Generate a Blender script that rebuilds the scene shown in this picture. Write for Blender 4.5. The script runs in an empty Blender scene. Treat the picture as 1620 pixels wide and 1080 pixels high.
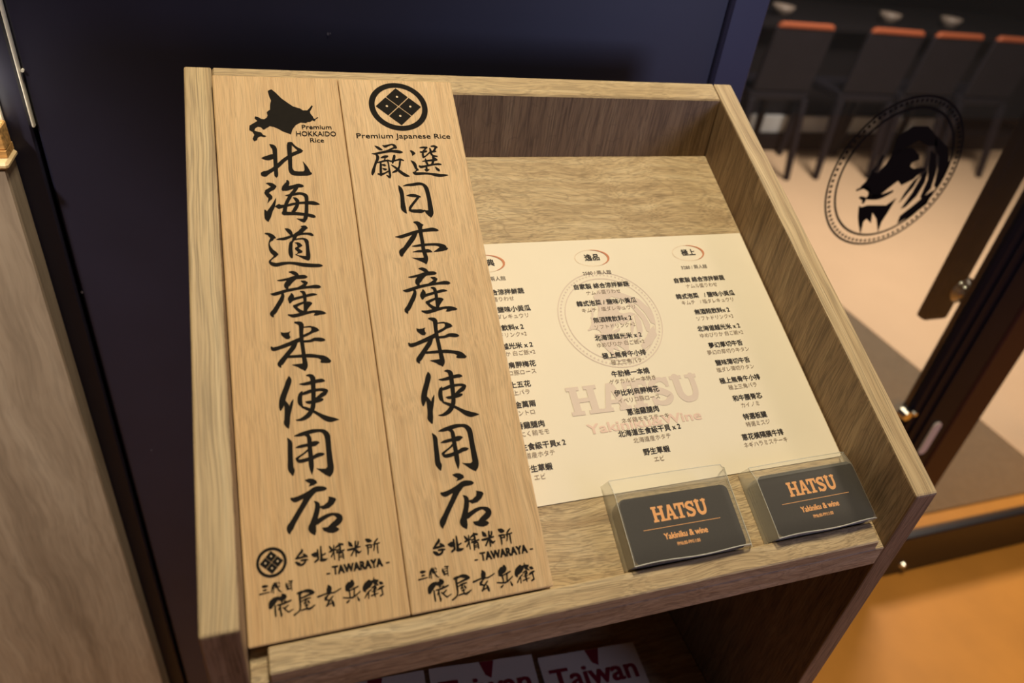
import bpy, bmesh, math, random
from mathutils import Vector, Matrix
from math import cos, sin, pi, radians
random.seed(7)
scene = bpy.context.scene
C = scene.collection

# ------------------------------------------------------------------ camera
cam_data = bpy.data.cameras.new('camera')
cam_data.sensor_width = 36.0
cam_data.lens = 24.996
cam_data.clip_start = 0.01
cam_data.dof.use_dof = True
cam_data.dof.focus_distance = 0.57
cam_data.dof.aperture_fstop = 4.5
cam = bpy.data.objects.new('camera', cam_data)
cam.location = (0.0523, -0.2399, 0.3535)
cam.rotation_euler = (0.95954, -0.1154, -0.30803)
C.objects.link(cam)
scene.camera = cam

# ------------------------------------------------------------------ world, lamps, exposure
world = bpy.data.worlds.new('world')
scene.world = world
world.use_nodes = True
bg = world.node_tree.nodes['Background']
bg.inputs[0].default_value = (1.0, 0.86, 0.72, 1)
bg.inputs[1].default_value = 0.036


def area(name, loc, target, size, power, color, size_y=None):
    d = bpy.data.lights.new(name, 'AREA')
    d.energy = power
    d.color = color
    d.size = size
    if size_y:
        d.shape = 'RECTANGLE'
        d.size_y = size_y
    o = bpy.data.objects.new(name, d)
    o.location = loc
    v = Vector(target) - Vector(loc)
    o.rotation_euler = v.to_track_quat('-Z', 'Y').to_euler()
    C.objects.link(o)
    return o


area('ceiling_downlight', (0.25, 0.24, 1.75), (0.26, 0.16, 0.0), 0.26, 28.5, (1.0, 0.88, 0.66))
area('ceiling_downlight', (1.75, -0.1, 1.4), (1.75, 0.0, -1.0), 0.30, 4.0, (1.0, 0.82, 0.58))
area('dining_room_light', (2.55, 1.75, 1.5), (2.9, 1.9, -1.0), 0.60, 98.0, (1.0, 0.85, 0.72))
area('bluish_sheen_light', (1.42, -1.3, 0.15), (0.5, 0.48, 0.1), 0.6, 7.0, (0.50, 0.55, 1.0))  # unseen bluish source, added for the sheen on the dark wall
sd = bpy.data.lights.new('cabinet_fill_spot', 'SPOT')  # added fill from an unseen spot, brightens only the left cabinet
sd.energy = 100.0
sd.color = (1.0, 0.88, 0.76)
sd.spot_size = radians(34)
sd.spot_blend = 0.7
sd.shadow_soft_size = 0.05
so = bpy.data.objects.new('cabinet_fill_spot', sd)
so.location = (-0.75, -0.35, 1.2)
so.rotation_euler = (Vector((-0.30, 0.45, -0.30)) - so.location).to_track_quat('-Z', 'Y').to_euler()
C.objects.link(so)

vs = scene.view_settings
scene.display_settings.display_device = 'sRGB'
vs.view_transform = 'Standard'
vs.look = 'None'
vs.exposure = 0.0
vs.gamma = 1.0
vs.use_curve_mapping = False


# ------------------------------------------------------------------ materials
def srgb(r, g, b):
    def f(c):
        c /= 255.0
        return c / 12.92 if c <= 0.04045 else ((c + 0.055) / 1.055) ** 2.4
    return (f(r), f(g), f(b), 1.0)


def new_mat(name):
    m = bpy.data.materials.new(name)
    m.use_nodes = True
    nt = m.node_tree
    return m, nt, nt.nodes['Principled BSDF']


def plain(name, col, rough=0.5, metal=0.0, noise=0.0, nscale=40.0, spec=0.5, emit=None, bump=0.0):
    m, nt, p = new_mat(name)
    p.inputs['Base Color'].default_value = col
    p.inputs['Roughness'].default_value = rough
    p.inputs['Metallic'].default_value = metal
    p.inputs['Specular IOR Level'].default_value = spec
    if emit:
        p.inputs['Emission Color'].default_value = col
        p.inputs['Emission Strength'].default_value = emit
    if noise or bump:
        tc = nt.nodes.new('ShaderNodeTexCoord')
        n = nt.nodes.new('ShaderNodeTexNoise')
        n.inputs['Scale'].default_value = nscale
        n.inputs['Detail'].default_value = 5
        nt.links.new(tc.outputs['Object'], n.inputs['Vector'])
    if noise:
        mix = nt.nodes.new('ShaderNodeMix')
        mix.data_type = 'RGBA'
        mix.inputs['A'].default_value = tuple(c * (1 - noise) for c in col[:3]) + (1,)
        mix.inputs['B'].default_value = tuple(min(1, c * (1 + noise)) for c in col[:3]) + (1,)
        nt.links.new(n.outputs['Fac'], mix.inputs['Factor'])
        nt.links.new(mix.outputs['Result'], p.inputs['Base Color'])
    if bump:
        b = nt.nodes.new('ShaderNodeBump')
        b.inputs['Strength'].default_value = bump
        b.inputs['Distance'].default_value = 0.002
        nt.links.new(n.outputs['Fac'], b.inputs['Height'])
        nt.links.new(b.outputs['Normal'], p.inputs['Normal'])
    return m


def wood(name, axis, light, mid, dark, across=55.0, along=2.2, pore=0.5, rough=0.55, bump=0.35,
         figure=0.35, rot=0.0, seed=0.0, contrast=1.0, also=None, veins=0.0, vrot=0.35, vaxis=2):
    """Streaky wood grain running along axis 0/1/2 of the object's own coordinates."""
    m, nt, p = new_mat(name)
    N = nt.nodes.new
    L = nt.links.new
    tc = N('ShaderNodeTexCoord')
    mp = N('ShaderNodeMapping')
    sc = [across] * 3
    sc[axis] = along
    if also is not None:
        sc[also] = along
    mp.inputs['Location'].default_value = (seed, seed * 1.7, seed * 0.6)
    rr = [0, 0, 0]
    rr[0 if axis else 2] = rot
    mp0 = N('ShaderNodeMapping')
    mp0.inputs['Rotation'].default_value = rr
    L(tc.outputs['Object'], mp0.inputs['Vector'])
    # slow warp so the streaks wander
    wn = N('ShaderNodeTexNoise')
    wn.inputs['Scale'].default_value = 9.0
    wn.inputs['Detail'].default_value = 2
    L(mp0.outputs['Vector'], wn.inputs['Vector'])
    wsub = N('ShaderNodeVectorMath')
    wsub.operation = 'MULTIPLY_ADD'
    wv = [0.03 * figure] * 3
    wv[axis] = 0.0
    wsub.inputs[1].default_value = wv
    L(wn.outputs['Color'], wsub.inputs[0])
    L(mp0.outputs['Vector'], wsub.inputs[2])
    L(wsub.outputs['Vector'], mp.inputs['Vector'])
    mp.inputs['Scale'].default_value = sc
    n1 = N('ShaderNodeTexNoise')
    n1.inputs['Scale'].default_value = 1.0
    n1.inputs['Detail'].default_value = 6
    n1.inputs['Roughness'].default_value = 0.62
    n1.inputs['Distortion'].default_value = 0.4
    L(mp.outputs['Vector'], n1.inputs['Vector'])
    mp2 = N('ShaderNodeMapping')
    sc2 = [across * 9.0] * 3
    sc2[axis] = along * 9.0
    if also is not None:
        sc2[also] = along * 9.0
    mp2.inputs['Scale'].default_value = sc2
    L(wsub.outputs['Vector'], mp2.inputs['Vector'])
    n2 = N('ShaderNodeTexNoise')
    n2.inputs['Scale'].default_value = 1.0
    n2.inputs['Detail'].default_value = 3
    L(mp2.outputs['Vector'], n2.inputs['Vector'])
    ramp = N('ShaderNodeValToRGB')
    e = ramp.color_ramp.elements
    e[0].position = 0.5 - 0.22 / contrast
    e[0].color = dark
    e[1].position = 0.5 + 0.22 / contrast
    e[1].color = light
    k = ramp.color_ramp.elements.new(0.5)
    k.color = mid
    L(n1.outputs['Fac'], ramp.inputs['Fac'])
    pr = N('ShaderNodeValToRGB')
    pr.color_ramp.elements[0].position = 0.36
    pr.color_ramp.elements[0].color = (1 - pore, 1 - pore, 1 - pore, 1)
    pr.color_ramp.elements[1].position = 0.56
    pr.color_ramp.elements[1].color = (1, 1, 1, 1)
    L(n2.outputs['Fac'], pr.inputs['Fac'])
    mul = N('ShaderNodeMix')
    mul.data_type = 'RGBA'
    mul.blend_type = 'MULTIPLY'
    mul.inputs['Factor'].default_value = 1.0
    L(ramp.outputs['Color'], mul.inputs['A'])
    L(pr.outputs['Color'], mul.inputs['B'])
    last = mul.outputs['Result']
    vline = None
    if veins:
        # thin dark pore lines: level lines of a stretched noise crossing the grain at a slant
        mv = N('ShaderNodeMapping')
        rv = [0, 0, 0]
        rv[vaxis] = vrot
        mv.inputs['Rotation'].default_value = rv
        L(tc.outputs['Object'], mv.inputs['Vector'])
        mv2 = N('ShaderNodeMapping')
        sv = [42.0] * 3
        sv[axis] = 9.0
        mv2.inputs['Scale'].default_value = sv
        L(mv.outputs['Vector'], mv2.inputs['Vector'])
        nv = N('ShaderNodeTexNoise')
        nv.inputs['Scale'].default_value = 1.0
        nv.inputs['Detail'].default_value = 1.5
        L(mv2.outputs['Vector'], nv.inputs['Vector'])
        sb = N('ShaderNodeMath')
        sb.operation = 'PINGPONG'
        sb.inputs[1].default_value = 0.075
        L(nv.outputs['Fac'], sb.inputs[0])
        rpv = N('ShaderNodeMapRange')
        rpv.inputs['From Min'].default_value = 0.0
        rpv.inputs['From Max'].default_value = 0.010
        rpv.inputs['To Min'].default_value = 1.0
        rpv.inputs['To Max'].default_value = 0.0
        L(sb.outputs[0], rpv.inputs['Value'])
        msk = N('ShaderNodeMath')
        msk.operation = 'MULTIPLY'
        L(rpv.outputs[0], msk.inputs[0])
        L(n2.outputs['Fac'], msk.inputs[1])
        vm = N('ShaderNodeMath')
        vm.operation = 'MULTIPLY'
        vm.inputs[1].default_value = veins * 1.6
        vm.use_clamp = True
        L(msk.outputs[0], vm.inputs[0])
        mix2 = N('ShaderNodeMix')
        mix2.data_type = 'RGBA'
        mix2.inputs['B'].default_value = tuple(c * 0.55 for c in dark[:3]) + (1,)
        L(vm.outputs[0], mix2.inputs['Factor'])
        L(last, mix2.inputs['A'])
        last = mix2.outputs['Result']
    L(last, p.inputs['Base Color'])
    p.inputs['Roughness'].default_value = rough
    p.inputs['Specular IOR Level'].default_value = 0.35
    b = N('ShaderNodeBump')
    b.inputs['Strength'].default_value = bump
    b.inputs['Distance'].default_value = 0.0006
    add = N('ShaderNodeMath')
    add.operation = 'ADD'
    L(n2.outputs['Fac'], add.inputs[0])
    L(n1.outputs['Fac'], add.inputs[1])
    L(add.outputs[0], b.inputs['Height'])
    L(b.outputs['Normal'], p.inputs['Normal'])
    return m


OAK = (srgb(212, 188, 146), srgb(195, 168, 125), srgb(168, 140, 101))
OAK_SHADED = (srgb(172, 145, 110), srgb(150, 123, 91), srgb(122, 98, 72))  # same oak darkened: shade on the upright faces put into the colour
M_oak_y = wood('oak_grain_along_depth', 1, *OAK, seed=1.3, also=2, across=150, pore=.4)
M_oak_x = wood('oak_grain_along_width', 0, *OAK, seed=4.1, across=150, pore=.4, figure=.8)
M_oak_z = wood('oak_upright_shaded', 2, *OAK_SHADED, seed=7.7, along=4.0, across=90, pore=.4, veins=.35, vrot=.5, vaxis=0)
M_tray = wood('oak_tray_grain', 0, *OAK, seed=2.9, across=130, along=8.0, figure=1.0, pore=0.42, bump=0.6, veins=.5, vrot=.32)
M_ply = wood('sign_board_timber', 1, srgb(222, 186, 136), srgb(213, 175, 124), srgb(202, 161, 110), across=230, along=3.0,
             pore=0.26, figure=0.2, bump=0.2, seed=5.5, rough=0.6, contrast=0.8)
M_ply2 = wood('sign_board_timber_paler', 1, srgb(226, 192, 144), srgb(216, 179, 130), srgb(204, 164, 114), across=190, along=2.6,
              pore=0.26, figure=0.4, bump=0.2, seed=9.2, rough=0.6, contrast=0.8)
M_ink = plain('burnt_black_ink', srgb(34, 30, 25), 0.85, noise=0.2, nscale=260, spec=.1)
M_cab = wood('pale_grey_brown_laminate', 2, srgb(186, 170, 150), srgb(168, 151, 131), srgb(140, 124, 106), across=26,
             along=1.6, pore=0.15, figure=0.8, seed=3.3)
M_cabtop = plain('cream_edge_band', srgb(214, 186, 140), 0.5)
M_boxw = wood('yellow_pine', 0, srgb(220, 180, 120), srgb(208, 160, 96), srgb(180, 130, 72), across=40, along=3)
M_paper = plain('cream_paper', srgb(238, 224, 196), 0.75, noise=0.02, nscale=30)
M_txt = plain('menu_black_print', srgb(52, 46, 42), 0.8)
M_sub = plain('menu_grey_print', srgb(150, 132, 112), 0.8)
M_wm = plain('menu_grey_pink_print', srgb(222, 202, 182), 0.8)
M_wm2 = plain('menu_pale_red_print', srgb(232, 200, 178), 0.8)
M_ring = plain('menu_orange_print', srgb(206, 132, 92), 0.8)
M_ringp = plain('menu_pale_orange_print', srgb(224, 190, 156), 0.8)
M_cardw = plain('white_card_stock', srgb(214, 208, 190), 0.7)
M_cardb = plain('black_card_print', srgb(44, 37, 32), 0.7, noise=0.3, nscale=900, spec=.2)
M_orange = plain('orange_card_print', srgb(246, 172, 98), 0.55)
M_wall = plain('navy_black_paint', srgb(35, 34, 52), 0.45, noise=0.2, nscale=14, spec=0.5)
M_jamb = plain('dark_blue_sheen', srgb(46, 46, 78), 0.45)  # the wall's bluish sheen put into the jamb colour
M_frame = plain('dark_purple_brown_metal', srgb(12, 9, 20), 0.5, noise=0.25, nscale=20, spec=.2)
M_frame_lit = plain('frame_metal_floor_glow', srgb(52, 24, 22), 0.45, spec=.3)  # frame metal with the floor's reddish reflection put into its colour
M_rail = plain('dark_brown_metal', srgb(30, 20, 18), 0.4)
M_chrome = plain('polished_metal', srgb(225, 222, 210), 0.18, metal=1.0)
M_glint = plain('bright_glint_strip', srgb(232, 226, 210), 0.35, metal=0.3)  # pale colour standing in for light reflected along the wall seam
M_floor = plain('orange_stone_floor', srgb(214, 142, 54), 0.5, noise=0.22, nscale=6, spec=0.4)
M_beige = plain('beige_stone_floor', srgb(222, 190, 156), 0.45, noise=0.06, nscale=5)
M_mat = plain('grey_brown_carpet', srgb(112, 98, 80), 0.95, noise=0.3, nscale=70, bump=0.5)
M_dark = plain('near_black_wood', srgb(24, 20, 23), 0.7, noise=0.3, nscale=12, spec=.2)
M_chairw = plain('dark_stained_chair_wood', srgb(24, 21, 29), 0.65, noise=0.4, nscale=18, spec=.25)
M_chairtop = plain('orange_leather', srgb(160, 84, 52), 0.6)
M_kick = plain('brushed_grey_metal', srgb(176, 178, 180), 0.5, noise=0.3, nscale=9)
M_red = plain('dark_red_print', srgb(140, 20, 36), 0.7)
M_broch = plain('white_brochure_paper', srgb(244, 230, 200), 0.6)
M_lamp = plain('glowing_white_shade', (1.0, 0.93, 0.78, 1), 0.5, emit=5.0)
M_plate = plain('pale_stoneware', srgb(140, 126, 116), 0.4)


def clear_mat(name, tint, opacity, rough=0.12, ior=1.5):
    m, nt, p = new_mat(name)
    N = nt.nodes.new
    L = nt.links.new
    out = nt.nodes['Material Output']
    tr = N('ShaderNodeBsdfTransparent')
    tr.inputs[0].default_value = tint
    gl = N('ShaderNodeBsdfGlossy')
    gl.inputs['Roughness'].default_value = rough
    lw = N('ShaderNodeLayerWeight')           # Schlick's curve, the same from both sides of the sheet
    lw.inputs['Blend'].default_value = 0.5
    pw = N('ShaderNodeMath')
    pw.operation = 'POWER'
    pw.inputs[1].default_value = 5.0
    L(lw.outputs['Facing'], pw.inputs[0])
    ma = N('ShaderNodeMath')
    ma.operation = 'MULTIPLY_ADD'
    ma.inputs[1].default_value = 0.96
    ma.inputs[2].default_value = 0.04
    L(pw.outputs[0], ma.inputs[0])
    mx = N('ShaderNodeMixShader')
    L(ma.outputs[0], mx.inputs[0])
    L(tr.outputs[0], mx.inputs[1])
    L(gl.outputs[0], mx.inputs[2])
    p.inputs['Base Color'].default_value = srgb(226, 222, 205)
    p.inputs['Roughness'].default_value = 0.4
    mx2 = N('ShaderNodeMixShader')
    mx2.inputs[0].default_value = opacity
    L(mx.outputs[0], mx2.inputs[1])
    L(p.outputs[0], mx2.inputs[2])
    L(mx2.outputs[0], out.inputs['Surface'])
    return m


M_glass = clear_mat('door_glass', (0.93, 0.94, 0.93, 1), 0.010, rough=0.02)
M_vinyl = clear_mat('clear_vinyl', (0.975, 0.975, 0.955, 1), 0.045, rough=0.38)
M_vinyl_side = clear_mat('hazy_vinyl', (0.95, 0.95, 0.92, 1), 0.36, rough=0.3)
M_vinyl_mouth = clear_mat('milky_vinyl', (0.96, 0.96, 0.94, 1), 0.16, rough=0.3)
M_weld = clear_mat('white_vinyl_weld', (0.9, 0.9, 0.86, 1), 0.72, rough=0.25)


# ------------------------------------------------------------------ mesh helpers
def link_mesh(name, bm, mats, parent=None, smooth=False):
    me = bpy.data.meshes.new(name)
    bm.normal_update()
    bm.to_mesh(me)
    bm.free()
    if not isinstance(mats, (list, tuple)):
        mats = [mats]
    for m in mats:
        me.materials.append(m)
    if smooth:
        for poly in me.polygons:
            poly.use_smooth = True
    o = bpy.data.objects.new(name, me)
    C.objects.link(o)
    if parent:
        o.parent = parent
    return o


def empty(name, loc=(0, 0, 0), rot=(0, 0, 0)):
    o = bpy.data.objects.new(name, None)
    o.empty_display_size = 0.05
    o.location = loc
    o.rotation_euler = rot
    C.objects.link(o)
    return o


def tag(o, label, cat, group=None):
    o['label'] = label
    o['category'] = cat
    if group:
        o['group'] = group
    return o


def struct(o):
    o['kind'] = 'structure'
    return o


def hexa(bm, pts, bevel=0.0, seg=1, mat=0):
    """eight corners: bottom ring of four then top ring of four."""
    v = [bm.verts.new(p) for p in pts]
    fs = []
    for f in ((3, 2, 1, 0), (4, 5, 6, 7), (0, 1, 5, 4), (1, 2, 6, 5), (2, 3, 7, 6), (3, 0, 4, 7)):
        fc = bm.faces.new([v[i] for i in f])
        fc.material_index = mat
        fs.append(fc)
    if bevel:
        es = list({e for f in fs for e in f.edges})
        bmesh.ops.bevel(bm, geom=es, offset=bevel, segments=seg, profile=0.5, affect='EDGES', clamp_overlap=True)
    return v


def box(bm, x0, x1, y0, y1, z0, z1, bevel=0.0, seg=1, mat=0):
    hexa(bm, [(x0, y0, z0), (x1, y0, z0), (x1, y1, z0), (x0, y1, z0),
              (x0, y0, z1), (x1, y0, z1), (x1, y1, z1), (x0, y1, z1)], bevel, seg, mat)


def tube(bm, p0, p1, r0, r1=None, n=12, cap=True, mat=0):
    r1 = r0 if r1 is None else r1
    p0, p1 = Vector(p0), Vector(p1)
    d = (p1 - p0).normalized()
    u = d.orthogonal().normalized()
    w = d.cross(u)
    ra = [bm.verts.new(p0 + (u * cos(2 * pi * i / n) + w * sin(2 * pi * i / n)) * r0) for i in range(n)]
    rb = [bm.verts.new(p1 + (u * cos(2 * pi * i / n) + w * sin(2 * pi * i / n)) * r1) for i in range(n)]
    for i in range(n):
        f = bm.faces.new((ra[i], ra[(i + 1) % n], rb[(i + 1) % n], rb[i]))
        f.material_index = mat
    if cap:
        bm.faces.new(list(reversed(ra))).material_index = mat
        bm.faces.new(rb).material_index = mat


def lathe(bm, prof, n=20, origin=(0, 0, 0), mat=0):
    ox, oy, oz = origin
    rings = []
    for r, z in prof:
        rings.append([bm.verts.new((ox + r * cos(2 * pi * i / n), oy + r * sin(2 * pi * i / n), oz + z)) for i in range(n)])
    for a, b in zip(rings, rings[1:]):
        for i in range(n):
            f = bm.faces.new((a[i], a[(i + 1) % n], b[(i + 1) % n], b[i]))
            f.material_index = mat
    bm.faces.new(list(reversed(rings[0]))).material_index = mat
    bm.faces.new(rings[-1]).material_index = mat


# ---- flat print: brush strokes and outlines lying in a plane (x, y, z = height)
def catmull(pts, sub):
    out = []
    n = len(pts)
    for i in range(n - 1):
        p0 = pts[max(i - 1, 0)]
        p1, p2 = pts[i], pts[i + 1]
        p3 = pts[min(i + 2, n - 1)]
        for j in range(sub):
            t = j / sub
            out.append([0.5 * (2 * b + (c - a) * t + (2 * a - 5 * b + 4 * c - d) * t * t + (3 * b - a - 3 * c + d) * t ** 3)
                        for a, b, c, d in zip(p0, p1, p2, p3)])
    out.append(list(pts[-1]))
    return out


_layer = [0]


def lift(z):
    """each stroke of ink lies a few microns above the one before"""
    _layer[0] = (_layer[0] + 1) % 40
    return z + _layer[0] * 4e-6


def stroke(bm, pts, z, f=lambda x, y: (x, y), sub=4, mat=0):
    z = lift(z)
    pts = catmull(pts, sub) if len(pts) > 2 else [list(p) for p in pts]
    n = len(pts)
    left, right = [], []
    for i in range(n):
        a = pts[max(i - 1, 0)]
        b = pts[min(i + 1, n - 1)]
        tx, ty = b[0] - a[0], b[1] - a[1]
        l = math.hypot(tx, ty) or 1
        tx, ty = tx / l, ty / l
        w = max(pts[i][2], 1e-5) / 2
        left.append((pts[i][0] - ty * w, pts[i][1] + tx * w))
        right.append((pts[i][0] + ty * w, pts[i][1] - tx * w))
    # round caps
    def cap(p, q, c, w):
        ang = math.atan2(p[1] - c[1], p[0] - c[0])
        return [(c[0] + w * cos(ang - pi * k / 5), c[1] + w * sin(ang - pi * k / 5)) for k in range(1, 5)]
    vl = [bm.verts.new((*f(*p), z)) for p in left]
    vr = [bm.verts.new((*f(*p), z)) for p in right]
    for i in range(n - 1):
        try:
            bm.faces.new((vr[i], vr[i + 1], vl[i + 1], vl[i])).material_index = mat
        except ValueError:
            pass
    c0 = cap(right[0], left[0], pts[0], pts[0][2] / 2)
    bm.faces.new([vl[0]] + [bm.verts.new((*f(*p), z)) for p in reversed(c0)] + [vr[0]]).material_index = mat
    c1 = cap(left[-1], right[-1], pts[-1], pts[-1][2] / 2)
    bm.faces.new([vr[-1]] + [bm.verts.new((*f(*p), z)) for p in reversed(c1)] + [vl[-1]]).material_index = mat


def outline(bm, pts, z, f=lambda x, y: (x, y), mat=0):
    z = lift(z)
    vs_ = [bm.verts.new((*f(*p), z)) for p in pts]
    face = bm.faces.new(vs_)
    face.material_index = mat
    bmesh.ops.triangulate(bm, faces=[face], ngon_method='EAR_CLIP')


def disc(bm, cx, cy, r, z, n=28, mat=0, ry=None):
    ry = ry or r
    f = bm.faces.new([bm.verts.new((cx + r * cos(2 * pi * i / n), cy + ry * sin(2 * pi * i / n), z)) for i in range(n)])
    f.material_index = mat


def annulus(bm, cx, cy, r0, r1, z, n=64, mat=0, off=(0, 0), ey=1.0):
    a = [bm.verts.new((cx + r1 * cos(2 * pi * i / n), cy + ey * r1 * sin(2 * pi * i / n), z)) for i in range(n)]
    b = [bm.verts.new((cx + off[0] + r0 * cos(2 * pi * i / n), cy + off[1] + ey * r0 * sin(2 * pi * i / n), z)) for i in range(n)]
    for i in range(n):
        j = (i + 1) % n
        bm.faces.new((b[i], a[i], a[j], b[j])).material_index = mat


def decode(s, sc=20000.0):
    out = []
    for item in s.split('|'):
        out.append((item[0], [tuple(int(v) / sc for v in p.split(',')) for p in item[1:].split()]))
    return out


def draw_glyph(bm, s, z, f=lambda x, y: (x, y), k=1.0, sub=4, mat=0):
    for kind, pts in decode(s):
        if kind == 'S':
            if k != 1.0:
                pts = [(p[0], p[1], p[2] * k) for p in pts]
            stroke(bm, pts, z, f, sub, mat)
        else:
            outline(bm, pts, z, f, mat)


# ---- typeset print: collected first, converted together
_text_jobs = []


def text(parent_bm, s, size, pos, z, align='CENTER', offset=0.0, width=None, rot=0.0, sx=1.0, shear=0.0, mat=0, bold=0.0):
    cu = bpy.data.curves.new('print', 'FONT')
    cu.body = s
    cu.size = size
    cu.align_x = align
    cu.align_y = 'CENTER' if align == 'CENTER' else 'BOTTOM_BASELINE'
    cu.resolution_u = 3
    cu.shear = shear
    o = bpy.data.objects.new('print', cu)
    C.objects.link(o)
    _text_jobs.append((o, cu, parent_bm, pos, z, width, rot, sx, mat, max(bold, offset)))


def run_text():
    bpy.context.view_layer.update()
    dg = bpy.context.evaluated_depsgraph_get()
    for o, cu, bm, pos, z, width, rot, sx, mat, bold in _text_jobs:
        me = o.evaluated_get(dg).to_mesh()
        vs_ = [v.co.copy() for v in me.vertices]
        if not vs_:
            continue
        x0 = min(v.x for v in vs_)
        x1 = max(v.x for v in vs_)
        k = (width / (x1 - x0)) if width else sx
        cr, sr = cos(rot), sin(rot)
        strikes = [(0, 0)] if not bold else [(-bold, -bold * .6), (bold, bold * .6), (-bold, bold * .6), (bold, -bold * .6)]
        for dx, dy in strikes:
            zz = lift(z)
            nv = []
            for v in vs_:
                x, y = v.x * k, v.y
                if width:
                    x = (v.x - (x0 + x1) / 2) * k
                x += dx
                y += dy
                nv.append(bm.verts.new((pos[0] + x * cr - y * sr, pos[1] + x * sr + y * cr, zz)))
            for p in me.polygons:
                try:
                    bm.faces.new([nv[i] for i in p.vertices]).material_index = mat
                except ValueError:
                    pass
        o.evaluated_get(dg).to_mesh_clear()
    for o, cu, *_ in _text_jobs:
        bpy.data.objects.remove(o)
        bpy.data.curves.remove(cu)
    _text_jobs.clear()


# ---- slab lettering used on the cards and the menu, unit height
def slab_word(bm, f, z, mat=0):
    def rect(x0, y0, x1, y1):
        outline(bm, [(x0, y0), (x1, y0), (x1, y1), (x0, y1)], z, f, mat)
    # H
    for x in (0.0, 0.62):
        rect(x + .10, 0, x + .36, 1)
        rect(x, 0, x + .46, .14)
        rect(x, .86, x + .46, 1)
    rect(.3, .43, .78, .58)
    # A
    o = 1.10
    outline(bm, [(o + .06, 0), (o + .28, 0), (o + .56, .98), (o + .36, 1.0)], z, f, mat)
    outline(bm, [(o + .70, 0), (o + .96, 0), (o + .62, 1.0), (o + .40, 1.0)], z, f, mat)
    rect(o + .25, .26, o + .78, .40)
    rect(o - .02, 0, o + .38, .13)
    rect(o + .60, 0, o + 1.04, .13)
    # T
    o = 2.02
    rect(o + .34, 0, o + .60, 1)
    rect(o + .22, 0, o + .72, .13)
    rect(o + .02, .84, o + .92, 1)
    outline(bm, [(o + .02, .62), (o + .12, .62), (o + .2, .86), (o + .02, .86)], z, f, mat)
    outline(bm, [(o + .82, .62), (o + .92, .62), (o + .92, .86), (o + .74, .86)], z, f, mat)
    # S
    o = 2.96
    stroke(bm, [(o + .72, .80, .20), (o + .56, .92, .17), (o + .30, .90, .20), (o + .14, .72, .24), (o + .30, .56, .26),
                (o + .56, .44, .26), (o + .72, .28, .24), (o + .54, .09, .20), (o + .28, .08, .17), (o + .10, .20, .20)], z, f, 4, mat)
    rect(o + .66, .64, o + .80, 1.0)
    rect(o + .02, 0, o + .15, .34)
    # U
    o = 3.86
    rect(o, .87, o + .46, 1)
    rect(o + .60, .87, o + 1.04, 1)
    stroke(bm, [(o + .22, .95, .26), (o + .22, .6, .26), (o + .24, .30, .26), (o + .38, .12, .24), (o + .54, .10, .22),
                (o + .72, .16, .22), (o + .82, .34, .22), (o + .84, .6, .22), (o + .84, .95, .22)], z, f, 4, mat)


SLAB_W = 4.9


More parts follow.
